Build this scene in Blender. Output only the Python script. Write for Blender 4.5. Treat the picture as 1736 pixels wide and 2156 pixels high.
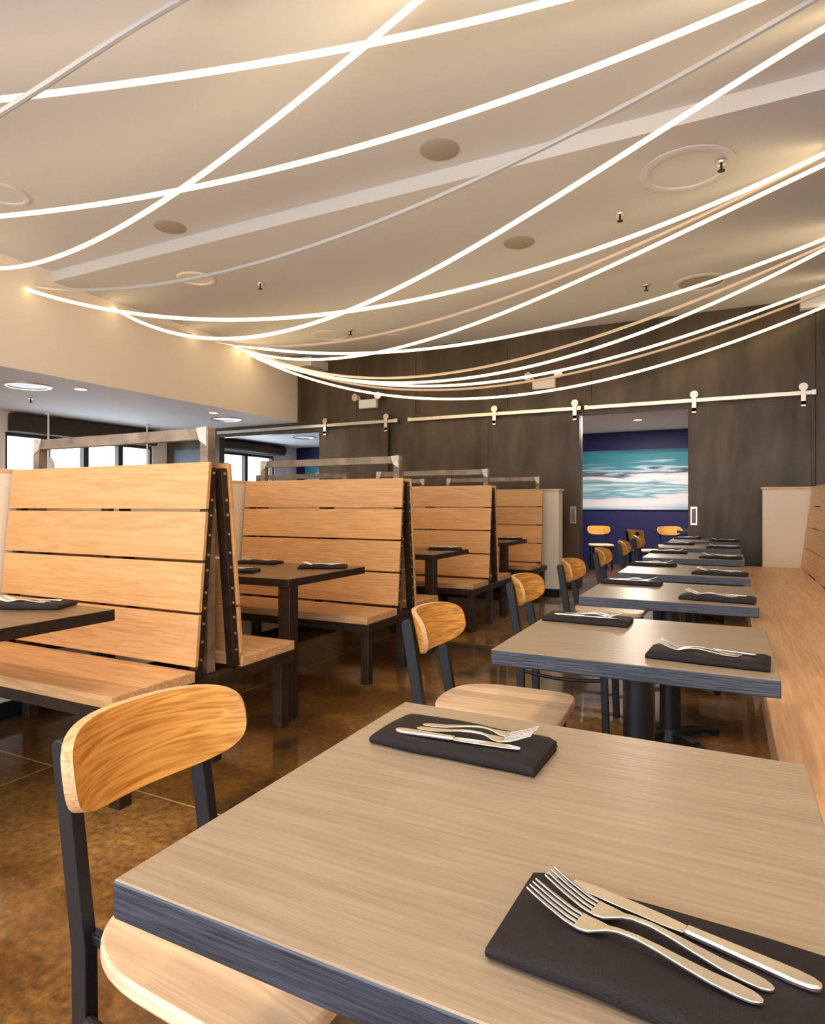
import bpy, bmesh, math, random
from mathutils import Vector, Matrix
random.seed(7)
for o in list(bpy.data.objects):
    bpy.data.objects.remove(o)
SC = bpy.context.scene
COL = SC.collection
R = math.radians

# ---------------------------------------------------------------- camera, world, light
EYE = 1.198
cam = bpy.data.objects.new('camera', bpy.data.cameras.new('camera'))
COL.objects.link(cam)
cam.location = (0, 0, EYE)
cam.rotation_euler = (R(90), 0, R(26.63))
cam.data.sensor_fit = 'HORIZONTAL'
cam.data.sensor_width = 36
cam.data.lens = 1324 / 1736 * 36
cam.data.shift_y = -15 / 1736
cam.data.clip_start = 0.05
SC.camera = cam

ROPE_STRENGTH = 2.7
WORLD_STRENGTH = 2.8
FILL_POWER = 13  # for the added fill lamps out of view above the camera
world = bpy.data.worlds.new('world')
SC.world = world
world.use_nodes = True
bg = world.node_tree.nodes['Background']
bg.inputs[0].default_value = (0.86, 0.93, 1.0, 1)
bg.inputs[1].default_value = WORLD_STRENGTH
sun = bpy.data.objects.new('sun', bpy.data.lights.new('sun', 'SUN'))
COL.objects.link(sun)
sun.data.energy = 16.0
sun.data.angle = 0.02
sun.data.color = (0.95, 0.97, 1.0)
sun.rotation_euler = Vector((-0.55, -0.12, -0.82)).to_track_quat('-Z', 'Y').to_euler()
SC.view_settings.view_transform = 'Standard'
SC.view_settings.look = 'None'
SC.view_settings.gamma = 1
SC.view_settings.exposure = 0.95
SC.view_settings.use_curve_mapping = False
try:
    SC.cycles.use_denoising = True
    SC.cycles.max_bounces = 8
    SC.cycles.diffuse_bounces = 4
    SC.cycles.sample_clamp_indirect = 8
except Exception:
    pass

# ---------------------------------------------------------------- materials
def new_mat(name):
    m = bpy.data.materials.new(name)
    m.use_nodes = True
    nt = m.node_tree
    b = nt.nodes['Principled BSDF']
    return m, nt, b

def plain(name, col, rough=0.5, metal=0.0, bump=0.0, bscale=60, var=0.0):
    m, nt, b = new_mat(name)
    b.inputs['Base Color'].default_value = (*col, 1)
    b.inputs['Roughness'].default_value = rough
    b.inputs['Metallic'].default_value = metal
    tc = nt.nodes.new('ShaderNodeTexCoord')
    n = nt.nodes.new('ShaderNodeTexNoise')
    n.inputs['Scale'].default_value = bscale
    n.inputs['Detail'].default_value = 4
    nt.links.new(tc.outputs['Object'], n.inputs['Vector'])
    if bump:
        bp = nt.nodes.new('ShaderNodeBump')
        bp.inputs['Strength'].default_value = bump
        bp.inputs['Distance'].default_value = 0.002
        nt.links.new(n.outputs['Fac'], bp.inputs['Height'])
        nt.links.new(bp.outputs['Normal'], b.inputs['Normal'])
    if var:
        r = nt.nodes.new('ShaderNodeValToRGB')
        r.color_ramp.elements[0].position = 0.3
        r.color_ramp.elements[1].position = 0.72
        r.color_ramp.elements[0].color = (*[c * (1 - var) for c in col], 1)
        r.color_ramp.elements[1].color = (*[min(1, c * (1 + var)) for c in col], 1)
        nt.links.new(n.outputs['Fac'], r.inputs['Fac'])
        nt.links.new(r.outputs['Color'], b.inputs['Base Color'])
    return m

def wood(name, dark, light, axis='X', rough=0.4, grain=1.0, step=0.0, stepaxis='Z', bump=0.15, spec=0.5, stepvar=0.18, rings=9.0):
    """procedural timber: long streaks along one object axis, with a board-to-board tone shift"""
    m, nt, b = new_mat(name)
    L = nt.links
    tc = nt.nodes.new('ShaderNodeTexCoord')
    oi = nt.nodes.new('ShaderNodeObjectInfo')
    mp = nt.nodes.new('ShaderNodeMapping')
    s = {'X': (0.55, 9, 9), 'Y': (9, 0.55, 9), 'Z': (9, 9, 0.55), 'XY': (1.3, 0.5, 9)}[axis]
    mp.inputs['Scale'].default_value = [v * grain for v in s]
    add = nt.nodes.new('ShaderNodeVectorMath')
    add.operation = 'ADD'
    mul = nt.nodes.new('ShaderNodeMath')
    mul.operation = 'MULTIPLY'
    mul.inputs[1].default_value = 17.0
    L.new(oi.outputs['Random'], mul.inputs[0])
    L.new(tc.outputs['Object'], add.inputs[0])
    L.new(mul.outputs[0], add.inputs[1])
    src = add.outputs[0]
    if step:
        sep = nt.nodes.new('ShaderNodeSeparateXYZ')
        L.new(tc.outputs['Object'], sep.inputs[0])
        dv = nt.nodes.new('ShaderNodeMath'); dv.operation = 'DIVIDE'; dv.inputs[1].default_value = step
        fl = nt.nodes.new('ShaderNodeMath'); fl.operation = 'FLOOR'
        ad = nt.nodes.new('ShaderNodeMath'); ad.operation = 'ADD'
        wn = nt.nodes.new('ShaderNodeTexWhiteNoise'); wn.noise_dimensions = '1D'
        L.new(sep.outputs[stepaxis], dv.inputs[0]); L.new(dv.outputs[0], fl.inputs[0])
        L.new(fl.outputs[0], ad.inputs[0]); L.new(mul.outputs[0], ad.inputs[1])
        L.new(ad.outputs[0], wn.inputs['W'])
        add2 = nt.nodes.new('ShaderNodeVectorMath'); add2.operation = 'MULTIPLY_ADD'
        add2.inputs[1].default_value = (5, 5, 5)
        L.new(wn.outputs['Color'], add2.inputs[0]); L.new(src, add2.inputs[2])
        src = add2.outputs[0]
    L.new(src, mp.inputs['Vector'])
    n1 = nt.nodes.new('ShaderNodeTexNoise')
    n1.inputs['Scale'].default_value = 1.3
    n1.inputs['Detail'].default_value = 3
    n1.inputs['Distortion'].default_value = 0.6
    L.new(mp.outputs[0], n1.inputs['Vector'])
    # growth rings: bands of the slow noise
    mr = nt.nodes.new('ShaderNodeMath'); mr.operation = 'MULTIPLY'; mr.inputs[1].default_value = rings
    fr = nt.nodes.new('ShaderNodeMath'); fr.operation = 'PINGPONG'; fr.inputs[1].default_value = 0.5
    L.new(n1.outputs['Fac'], mr.inputs[0]); L.new(mr.outputs[0], fr.inputs[0])
    n2 = nt.nodes.new('ShaderNodeTexNoise')
    n2.inputs['Scale'].default_value = 9
    n2.inputs['Detail'].default_value = 5
    L.new(mp.outputs[0], n2.inputs['Vector'])
    mx = nt.nodes.new('ShaderNodeMath'); mx.operation = 'MULTIPLY_ADD'
    mx.inputs[1].default_value = 0.8
    L.new(fr.outputs[0], mx.inputs[0])
    L.new(n2.outputs['Fac'], mx.inputs[2])
    ramp = nt.nodes.new('ShaderNodeValToRGB')
    ramp.color_ramp.elements[0].position = 0.38
    ramp.color_ramp.elements[0].color = (*dark, 1)
    ramp.color_ramp.elements[1].position = 0.95
    ramp.color_ramp.elements[1].color = (*light, 1)
    L.new(mx.outputs[0], ramp.inputs['Fac'])
    out = ramp.outputs['Color']
    if step:
        hv = nt.nodes.new('ShaderNodeHueSaturation')
        ma = nt.nodes.new('ShaderNodeMath'); ma.operation = 'MULTIPLY_ADD'
        ma.inputs[1].default_value = stepvar * 2
        ma.inputs[2].default_value = 1 - stepvar
        L.new(wn.outputs['Value'], ma.inputs[0])
        L.new(ma.outputs[0], hv.inputs['Value'])
        L.new(out, hv.inputs['Color'])
        out = hv.outputs['Color']
    L.new(out, b.inputs['Base Color'])
    b.inputs['Roughness'].default_value = rough
    b.inputs['Specular IOR Level'].default_value = spec
    if bump:
        bp = nt.nodes.new('ShaderNodeBump')
        bp.inputs['Strength'].default_value = bump
        bp.inputs['Distance'].default_value = 0.002
        L.new(n2.outputs['Fac'], bp.inputs['Height'])
        L.new(bp.outputs['Normal'], b.inputs['Normal'])
    return m

def emit(name, col, strength):
    m = bpy.data.materials.new(name)
    m.use_nodes = True
    nt = m.node_tree
    nt.nodes.clear()
    e = nt.nodes.new('ShaderNodeEmission')
    e.inputs[0].default_value = (*col, 1)
    e.inputs[1].default_value = strength
    o = nt.nodes.new('ShaderNodeOutputMaterial')
    nt.links.new(e.outputs[0], o.inputs[0])
    return m

M = {}
M['ceil'] = plain('ceiling_paint', (0.67, 0.65, 0.66), 0.8, bump=0.05, bscale=30)
M['cream'] = plain('cream_paint', (0.92, 0.80, 0.68), 0.75, bump=0.05, bscale=40)
M['lowceil'] = plain('pale_ceiling_paint', (0.84, 0.84, 0.86), 0.8)
M['white'] = plain('white_enamel', (0.85, 0.80, 0.72), 0.35)
M['ivory'] = plain('ivory_wall_paint', (0.88, 0.79, 0.66), 0.7)
M['boothwood'] = wood('douglas_fir', (0.61, 0.31, 0.115), (0.77, 0.43, 0.185), 'X', 0.42, grain=1.5, rings=6, step=0.2325, stepvar=0.10)
M['benchwood'] = wood('pale_fir', (0.66, 0.385, 0.20), (0.86, 0.56, 0.32), 'Y', 0.42, rings=5)
M['benchback'] = wood('pale_fir_boards', (0.66, 0.37, 0.18), (0.86, 0.55, 0.30), 'Y', 0.45, step=0.2325, stepvar=0.08)
M['seatwood'] = wood('fir_seat', (0.60, 0.31, 0.13), (0.84, 0.51, 0.25), 'X', 0.36, rings=6)
M['tabletop'] = wood('grey_stained_oak_top', (0.29, 0.222, 0.158), (0.375, 0.29, 0.21), 'X', 0.33, grain=1.5, bump=0.5, rings=6, spec=0.55)
M['tableedge'] = wood('blackened_oak_edge', (0.007, 0.009, 0.017), (0.038, 0.046, 0.075), 'X', 0.30, grain=3.0, bump=0.6, spec=0.6)
M['boothtop'] = wood('dark_walnut_top', (0.11, 0.065, 0.03), (0.22, 0.135, 0.065), 'X', 0.3, bump=0.1)
M['boothedge'] = wood('ebonised_edge', (0.012, 0.007, 0.005), (0.03, 0.018, 0.012), 'X', 0.4)
M['chairply'] = wood('honey_bent_plywood', (0.42, 0.17, 0.025), (0.80, 0.41, 0.10), 'XY', 0.32, grain=2.0, rings=8, spec=0.5)
M['chairseat'] = wood('chair_seat_staves', (0.66, 0.45, 0.28), (0.85, 0.64, 0.44), 'X', 0.4, grain=1.5, step=0.07, stepaxis='Y', stepvar=0.16)
M['plyedge'] = wood('plywood_edge', (0.50, 0.27, 0.11), (0.86, 0.56, 0.32), 'Y', 0.5, grain=4)
M['blackmetal'] = plain('black_powder_coat', (0.010, 0.011, 0.015), 0.34, 0.0, bump=0.05)
M['rawsteel'] = plain('dark_weathered_steel', (0.050, 0.031, 0.018), 0.45, 0.5, var=0.45, bscale=14)
M['railsteel'] = plain('grey_weathered_rail', (0.26, 0.20, 0.15), 0.5, 0.3, var=0.4, bscale=12)
M['doorsteel'] = None
M['brushed'] = plain('brushed_steel', (0.72, 0.66, 0.60), 0.3, 1.0, var=0.12, bscale=40)
M['cutlery'] = plain('cutlery_steel', (0.88, 0.82, 0.77), 0.25, 1.0, var=0.06, bscale=80)
M['bolt'] = plain('bolt_head', (0.75, 0.68, 0.55), 0.3, 0.8)
M['bracket'] = plain('pale_bracket', (0.62, 0.56, 0.48), 0.45, 0.3, var=0.25, bscale=50)
M['napkin'] = plain('black_linen', (0.013, 0.009, 0.011), 0.6, bump=0.5, bscale=500, var=0.3)
M['navy'] = plain('navy_wall_paint', (0.006, 0.006, 0.08), 0.6)
M['darkframe'] = plain('dark_window_frame', (0.03, 0.024, 0.02), 0.5)
M['blind'] = plain('brown_blind_fabric', (0.045, 0.028, 0.016), 0.7, var=0.3, bscale=8)
M['slabdoor'] = plain('blue_grey_door', (0.085, 0.11, 0.14), 0.45)
M['greyrope'] = plain('unlit_rope_sleeve', (0.50, 0.49, 0.48), 0.45, bump=0.3, bscale=200)
M['warmTintRope'] = plain('unlit_rope_warm_tint', (0.80, 0.64, 0.50), 0.4)  # unlit sleeve; warm light from neighbouring ropes is put into its colour
M['glow'] = emit('rope_glow', (1.0, 0.76, 0.38), ROPE_STRENGTH)
M['lampglow'] = emit('lamp_glow', (1.0, 0.93, 0.82), 6.0)
M['softglow'] = emit('lens_glow', (0.9, 0.95, 1.0), 0.5)
M['grille'] = plain('speaker_grille', (0.42, 0.35, 0.29), 0.8, bump=0.5, bscale=300)
M['darkgap'] = plain('matte_black', (0.02, 0.015, 0.01), 0.7)  # plain black of sheet seams and sprinkler deflectors
M['facade'] = plain('pale_facade', (0.80, 0.78, 0.74), 0.8, var=0.08, bscale=1)
M['street'] = plain('street', (0.55, 0.57, 0.62), 0.9)
M['facadewin'] = plain('facade_glass', (0.62, 0.70, 0.78), 0.2)

for k in ('blackmetal', 'napkin'):
    M[k].node_tree.nodes['Principled BSDF'].inputs['Specular IOR Level'].default_value = 0.28

def steel_panels():
    m, nt, b = new_mat('blackened_steel_sheet')
    L = nt.links
    tc = nt.nodes.new('ShaderNodeTexCoord')
    mp = nt.nodes.new('ShaderNodeMapping')
    mp.inputs['Scale'].default_value = (2.2, 2.2, 0.5)
    L.new(tc.outputs['Object'], mp.inputs['Vector'])
    n = nt.nodes.new('ShaderNodeTexNoise')
    n.inputs['Scale'].default_value = 1.4
    n.inputs['Detail'].default_value = 6
    n.inputs['Roughness'].default_value = 0.6
    L.new(mp.outputs[0], n.inputs['Vector'])
    r = nt.nodes.new('ShaderNodeValToRGB')
    r.color_ramp.elements[0].position = 0.33
    r.color_ramp.elements[0].color = (0.045, 0.029, 0.016, 1)
    r.color_ramp.elements[1].position = 0.75
    r.color_ramp.elements[1].color = (0.125, 0.083, 0.048, 1)
    L.new(n.outputs['Fac'], r.inputs['Fac'])
    L.new(r.outputs['Color'], b.inputs['Base Color'])
    b.inputs['Roughness'].default_value = 0.42
    b.inputs['Metallic'].default_value = 0.25
    n3 = nt.nodes.new('ShaderNodeTexNoise')
    n3.inputs['Scale'].default_value = 5
    L.new(mp.outputs[0], n3.inputs['Vector'])
    mr = nt.nodes.new('ShaderNodeMapRange')
    mr.inputs['To Min'].default_value = 0.32
    mr.inputs['To Max'].default_value = 0.55
    L.new(n3.outputs['Fac'], mr.inputs['Value'])
    L.new(mr.outputs[0], b.inputs['Roughness'])
    return m
M['doorsteel'] = steel_panels()

def floor_mat():
    m, nt, b = new_mat('stained_polished_concrete')
    L = nt.links
    tc = nt.nodes.new('ShaderNodeTexCoord')
    n = nt.nodes.new('ShaderNodeTexNoise')
    n.inputs['Scale'].default_value = 1.1
    n.inputs['Detail'].default_value = 8
    n.inputs['Roughness'].default_value = 0.62
    L.new(tc.outputs['Object'], n.inputs['Vector'])
    r = nt.nodes.new('ShaderNodeValToRGB')
    e = r.color_ramp.elements
    e[0].position = 0.38; e[0].color = (0.026, 0.009, 0.002, 1)
    e[1].position = 0.68; e[1].color = (0.46, 0.235, 0.065, 1)
    x = e.new(0.5); x.color = (0.17, 0.070, 0.009, 1)
    L.new(n.outputs['Fac'], r.inputs['Fac'])
    n2 = nt.nodes.new('ShaderNodeTexNoise')
    n2.inputs['Scale'].default_value = 34
    n2.inputs['Detail'].default_value = 6
    n2.inputs['Roughness'].default_value = 0.7
    L.new(tc.outputs['Object'], n2.inputs['Vector'])
    mr = nt.nodes.new('ShaderNodeMapRange')
    mr.inputs['From Min'].default_value = 0.35; mr.inputs['From Max'].default_value = 0.65
    mr.inputs['To Min'].default_value = 0.45; mr.inputs['To Max'].default_value = 1.35
    L.new(n2.outputs['Fac'], mr.inputs['Value'])
    mu = nt.nodes.new('ShaderNodeVectorMath'); mu.operation = 'SCALE'
    L.new(r.outputs['Color'], mu.inputs[0]); L.new(mr.outputs[0], mu.inputs['Scale'])
    # scored joints every 3.26 m
    sep = nt.nodes.new('ShaderNodeSeparateXYZ')
    L.new(tc.outputs['Object'], sep.inputs[0])
    facs = []
    for ax, off in (('X', 2.77), ('Y', -1.84)):
        a = nt.nodes.new('ShaderNodeMath'); a.operation = 'ADD'; a.inputs[1].default_value = off
        L.new(sep.outputs[ax], a.inputs[0])
        p = nt.nodes.new('ShaderNodeMath'); p.operation = 'PINGPONG'; p.inputs[1].default_value = 1.63
        L.new(a.outputs[0], p.inputs[0])
        lt = nt.nodes.new('ShaderNodeMath'); lt.operation = 'LESS_THAN'; lt.inputs[1].default_value = 0.004
        L.new(p.outputs[0], lt.inputs[0])
        facs.append(lt)
    mxm = nt.nodes.new('ShaderNodeMath'); mxm.operation = 'MAXIMUM'
    L.new(facs[0].outputs[0], mxm.inputs[0]); L.new(facs[1].outputs[0], mxm.inputs[1])
    mix = nt.nodes.new('ShaderNodeMix'); mix.data_type = 'RGBA'
    L.new(mxm.outputs[0], mix.inputs['Factor'])
    L.new(mu.outputs[0], mix.inputs['A'])
    mix.inputs['B'].default_value = (0.55, 0.38, 0.2, 1)
    L.new(mix.outputs['Result'], b.inputs['Base Color'])
    b.inputs['Roughness'].default_value = 0.5
    b.inputs['Coat Weight'].default_value = 1.0
    b.inputs['Coat Roughness'].default_value = 0.06
    bp = nt.nodes.new('ShaderNodeBump')
    bp.inputs['Strength'].default_value = 0.12
    bp.inputs['Distance'].default_value = 0.003
    L.new(n2.outputs['Fac'], bp.inputs['Height'])
    L.new(bp.outputs['Normal'], b.inputs['Normal'])
    return m
M['floor'] = floor_mat()

def mural_mat():
    m, nt, b = new_mat('abstract_sea_mural')
    L = nt.links
    tc = nt.nodes.new('ShaderNodeTexCoord')
    sep = nt.nodes.new('ShaderNodeSeparateXYZ')
    L.new(tc.outputs['Object'], sep.inputs[0])
    mp = nt.nodes.new('ShaderNodeMapping')
    mp.inputs['Scale'].default_value = (0.35, 1, 3.2)
    L.new(tc.outputs['Object'], mp.inputs['Vector'])
    n = nt.nodes.new('ShaderNodeTexNoise')
    n.inputs['Scale'].default_value = 1.6
    n.inputs['Detail'].default_value = 5
    n.inputs['Distortion'].default_value = 0.9
    L.new(mp.outputs[0], n.inputs['Vector'])
    sc = nt.nodes.new('ShaderNodeMapRange')
    sc.inputs['From Min'].default_value = 0; sc.inputs['From Max'].default_value = 1.22
    L.new(sep.outputs['Z'], sc.inputs['Value'])
    ma = nt.nodes.new('ShaderNodeMath'); ma.operation = 'MULTIPLY_ADD'
    ma.inputs[1].default_value = 0.55
    L.new(n.outputs['Fac'], ma.inputs[0]); L.new(sc.outputs[0], ma.inputs[2])
    su = nt.nodes.new('ShaderNodeMath'); su.operation = 'SUBTRACT'; su.inputs[1].default_value = 0.275
    L.new(ma.outputs[0], su.inputs[0])
    r = nt.nodes.new('ShaderNodeValToRGB')
    e = r.color_ramp.elements
    e[0].position = 0.0; e[0].color = (0.25, 0.40, 0.60, 1)
    e[1].position = 1.0; e[1].color = (0.012, 0.10, 0.17, 1)
    for p, c in ((0.10, (0.72, 0.70, 0.78)), (0.24, (0.66, 0.64, 0.74)), (0.29, (0.10, 0.30, 0.42)), (0.36, (0.55, 0.66, 0.72)), (0.42, (0.05, 0.22, 0.33)),
                 (0.50, (0.75, 0.76, 0.82)), (0.60, (0.60, 0.64, 0.75)), (0.66, (0.01, 0.03, 0.10)), (0.71, (0.50, 0.62, 0.70)), (0.76, (0.03, 0.22, 0.32)), (0.9, (0.03, 0.25, 0.33))):
        x = e.new(p); x.color = (*c, 1)
    L.new(su.outputs[0], r.inputs['Fac'])
    L.new(r.outputs['Color'], b.inputs['Base Color'])
    b.inputs['Roughness'].default_value = 0.6
    return m
M['mural'] = mural_mat()

def glass_mat():
    m = bpy.data.materials.new('clear_glass')
    m.use_nodes = True
    nt = m.node_tree
    nt.nodes.clear()
    t = nt.nodes.new('ShaderNodeBsdfTransparent')
    t.inputs[0].default_value = (0.93, 0.96, 0.97, 1)
    g = nt.nodes.new('ShaderNodeBsdfGlossy')
    g.inputs['Roughness'].default_value = 0.02
    mx = nt.nodes.new('ShaderNodeMixShader')
    o = nt.nodes.new('ShaderNodeOutputMaterial')
    mx.inputs[0].default_value = 0.05
    nt.links.new(t.outputs[0], mx.inputs[1])
    nt.links.new(g.outputs[0], mx.inputs[2])
    nt.links.new(mx.outputs[0], o.inputs[0])
    return m
M['glass'] = glass_mat()

# ---------------------------------------------------------------- mesh helpers
class MB:
    """collects shapes into one mesh"""
    def __init__(s):
        s.v, s.f, s.m = [], [], []
    def add(s, vs, fs, mi=0):
        b = len(s.v)
        s.v += [tuple(v) for v in vs]
        for i, f in enumerate(fs):
            s.f.append(tuple(b + k for k in f))
            s.m.append(mi[i] if isinstance(mi, (list, tuple)) else mi)
        return s
    def box(s, x0, x1, y0, y1, z0, z1, mi=0, mtop=None):
        vs = [(x0, y0, z0), (x1, y0, z0), (x1, y1, z0), (x0, y1, z0), (x0, y0, z1), (x1, y0, z1), (x1, y1, z1), (x0, y1, z1)]
        fs = [(0, 3, 2, 1), (4, 5, 6, 7), (0, 1, 5, 4), (1, 2, 6, 5), (2, 3, 7, 6), (3, 0, 4, 7)]
        ms = [mi, mi if mtop is None else mtop, mi, mi, mi, mi]
        return s.add(vs, fs, ms)
    def hexa(s, lo, hi, mi=0):
        """two quads of four points, lower then upper"""
        return s.add(list(lo) + list(hi), [(0, 3, 2, 1), (4, 5, 6, 7), (0, 1, 5, 4), (1, 2, 6, 5), (2, 3, 7, 6), (3, 0, 4, 7)], mi)
    def bar(s, a, b, w, h, up=(0, 0, 1), mi=0):
        a, b = Vector(a), Vector(b)
        d = (b - a).normalized()
        u = Vector(up)
        side = d.cross(u).normalized()
        u = side.cross(d).normalized()
        q = lambda p: [p - side * w / 2 - u * h / 2, p + side * w / 2 - u * h / 2, p + side * w / 2 + u * h / 2, p - side * w / 2 + u * h / 2]
        return s.add(q(a) + q(b), [(0, 1, 2, 3), (7, 6, 5, 4), (0, 4, 5, 1), (1, 5, 6, 2), (2, 6, 7, 3), (3, 7, 4, 0)], mi)
    def cyl(s, a, b, r, r2=None, n=20, mi=0):
        a, b = Vector(a), Vector(b)
        r2 = r if r2 is None else r2
        d = (b - a).normalized()
        t = Vector((1, 0, 0)) if abs(d.x) < 0.9 else Vector((0, 1, 0))
        u = d.cross(t).normalized(); w = d.cross(u)
        vs = []
        for p, rr in ((a, r), (b, r2)):
            for k in range(n):
                t_ = 2 * math.pi * k / n
                vs.append(p + u * rr * math.cos(t_) + w * rr * math.sin(t_))
        fs = [(k, (k + 1) % n, n + (k + 1) % n, n + k) for k in range(n)]
        fs += [tuple(range(n - 1, -1, -1)), tuple(range(n, 2 * n))]
        return s.add(vs, fs, mi)
    def tube(s, pts, r, n=8, mi=0):
        pts = [Vector(p) for p in pts]
        vs = []
        for i, p in enumerate(pts):
            d = (pts[min(i + 1, len(pts) - 1)] - pts[max(i - 1, 0)]).normalized()
            t = Vector((0, 0, 1)) if abs(d.z) < 0.9 else Vector((1, 0, 0))
            u = d.cross(t).normalized(); w = u.cross(d)
            for k in range(n):
                a = 2 * math.pi * k / n
                vs.append(p + u * r * math.cos(a) + w * r * math.sin(a))
        fs = []
        for i in range(len(pts) - 1):
            for k in range(n):
                fs.append((i * n + k, i * n + (k + 1) % n, (i + 1) * n + (k + 1) % n, (i + 1) * n + k))
        fs += [tuple(range(n - 1, -1, -1)), tuple(range((len(pts) - 1) * n, len(pts) * n))]
        return s.add(vs, fs, mi)
    def lathe(s, prof, c=(0, 0, 0), n=32, mi=0):
        """profile of (r, z) about a vertical axis"""
        vs = []
        for r_, z in prof:
            for k in range(n):
                a = 2 * math.pi * k / n
                vs.append((c[0] + r_ * math.cos(a), c[1] + r_ * math.sin(a), c[2] + z))
        fs = []
        for i in range(len(prof) - 1):
            for k in range(n):
                fs.append((i * n + k, i * n + (k + 1) % n, (i + 1) * n + (k + 1) % n, (i + 1) * n + k))
        return s.add(vs, fs, mi)
    def prism(s, outline, z0, z1, mi=0, mtop=None):
        n = len(outline)
        vs = [(x, y, z0) for x, y in outline] + [(x, y, z1) for x, y in outline]
        fs = [tuple(range(n - 1, -1, -1)), tuple(range(n, 2 * n))] + [(k, (k + 1) % n, n + (k + 1) % n, n + k) for k in range(n)]
        return s.add(vs, fs, [mi, mi if mtop is None else mtop] + [mi] * n)
    def build(s, name, mats, parent=None, loc=(0, 0, 0), bevel=0.0, smooth=False, seg=2):
        me = bpy.data.meshes.new(name)
        me.from_pydata(s.v, [], s.f)
        mats = mats if isinstance(mats, (list, tuple)) else [mats]
        for m in mats:
            me.materials.append(m)
        for p, mi in zip(me.polygons, s.m):
            p.material_index = mi
        bm = bmesh.new(); bm.from_mesh(me)
        bmesh.ops.recalc_face_normals(bm, faces=bm.faces)
        bm.to_mesh(me); bm.free()
        o = bpy.data.objects.new(name, me)
        COL.objects.link(o)
        o.location = loc
        if parent:
            o.parent = parent
        if bevel:
            bv = o.modifiers.new('bevel', 'BEVEL')
            bv.width = bevel; bv.segments = seg; bv.limit_method = 'ANGLE'; bv.angle_limit = R(40)
            bv.use_clamp_overlap = True
        if smooth:
            for p in me.polygons:
                p.use_smooth = True
            me.set_sharp_from_angle(angle=R(38)) if hasattr(me, 'set_sharp_from_angle') else None
        return o

def tag(o, label=None, cat=None, group=None, kind=None):
    if label: o['label'] = label
    if cat: o['category'] = cat
    if group: o['group'] = group
    if kind: o['kind'] = kind
    return o

def thing(name, label, cat, loc=(0, 0, 0), rz=0.0, group=None):
    o = bpy.data.objects.new(name, None)
    o.empty_display_size = 0.1
    COL.objects.link(o)
    o.location = loc
    o.rotation_euler = (0, 0, rz)
    return tag(o, label, cat, group)

def kids(o):
    return [c for c in bpy.data.objects if c.parent == o]

def dup(root, loc, rz, label, group=None):
    def cp(o, par):
        c = o.copy()
        COL.objects.link(c)
        c.parent = par
        for ch in kids(o):
            if ch is not c:
                cp(ch, c)
        return c
    tree = {}
    r = cp(root, None)
    r.location = loc
    r.rotation_euler = (0, 0, rz)
    r['label'] = label
    if group: r['group'] = group
    return r

def struct(name, mb, mat, label, cat='wall', bevel=0.0, parent=None):
    o = mb.build(name, mat, parent, bevel=bevel)
    if not parent:
        tag(o, label, cat, kind='structure')
    return o

ORD = ['nearest', 'second', 'third', 'fourth', 'fifth', 'sixth', 'seventh']

# ---------------------------------------------------------------- the setting
W = 9.2          # dividing wall of blackened steel
XL, XS, XR = -10.2, -6.93, 4.0
BACK = 13.5
REAR = -2.6
struct('floor', MB().box(XL - 0.2, XR + 0.2, REAR - 0.2, BACK + 0.2, -0.1, 0.0), M['floor'], 'dark amber stained and polished concrete floor', 'floor')
YS = 4.60
def zc(x): return 3.76
struct('ceiling', MB().box(XS, XR, REAR, YS, 3.88, 4.05), M['ceil'], 'upper plaster ceiling over the near tables', 'ceiling')
far = MB().hexa([(XS, YS, zc(XS)), (XR, YS, zc(XR)), (XR, W, zc(XR)), (XS, W, zc(XS))], [(XS, YS, 4.05), (XR, YS, 4.05), (XR, W, 4.05), (XS, W, 4.05)])
struct('ceiling_far', far, M['ceil'], 'slightly lower plaster ceiling toward the dark wall, behind the pale step', 'ceiling')
low = MB().box(XL, XS, REAR, W, 2.68, 4.05)
low.m = [1, 0, 0, 0, 0, 0]
struct('ceiling_lower', low, [M['cream'], M['lowceil']], 'dropped soffit with cream side over the window bay', 'ceiling')
struct('trim_1', MB().box(XS, XS + 0.66, W - 0.5, W, 3.55, 3.70), M['ceil'], 'small boxed drop in the ceiling corner beside the soffit', 'trim')
struct('trim_2', MB().box(0.80, XR, W - 0.13, W, 3.62, 3.80), M['ceil'], 'boxed drop in the ceiling at the right of the dark wall', 'trim')
# dividing wall with two door openings
dw = MB()
for x0, x1, z0, z1 in ((XL, -8.79, 0, 2.68), (-6.41, -1.90, 0, 2.50), (-0.47, XR, 0, 2.50), (-8.79, XS, 2.50, 2.68), (XS, XR, 2.50, 3.64 + 0.21)):
    dw.box(x0, x1, W, W + 0.14, z0, z1)
struct('wall_back', dw, M['doorsteel'], 'dark blackened steel wall with two door openings')
for i, x in enumerate((-5.68, -4.55, -3.0, -1.75, 0.97)):
    struct('trim_%d' % (i + 3), MB().box(x - 0.004, x + 0.004, W - 0.006, W + 0.001, 2.68 if x < 0.9 else 0.5, 3.6), M['darkgap'], 'seam strip between steel sheets, number %d from the soffit' % (i + 1), 'trim')
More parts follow.
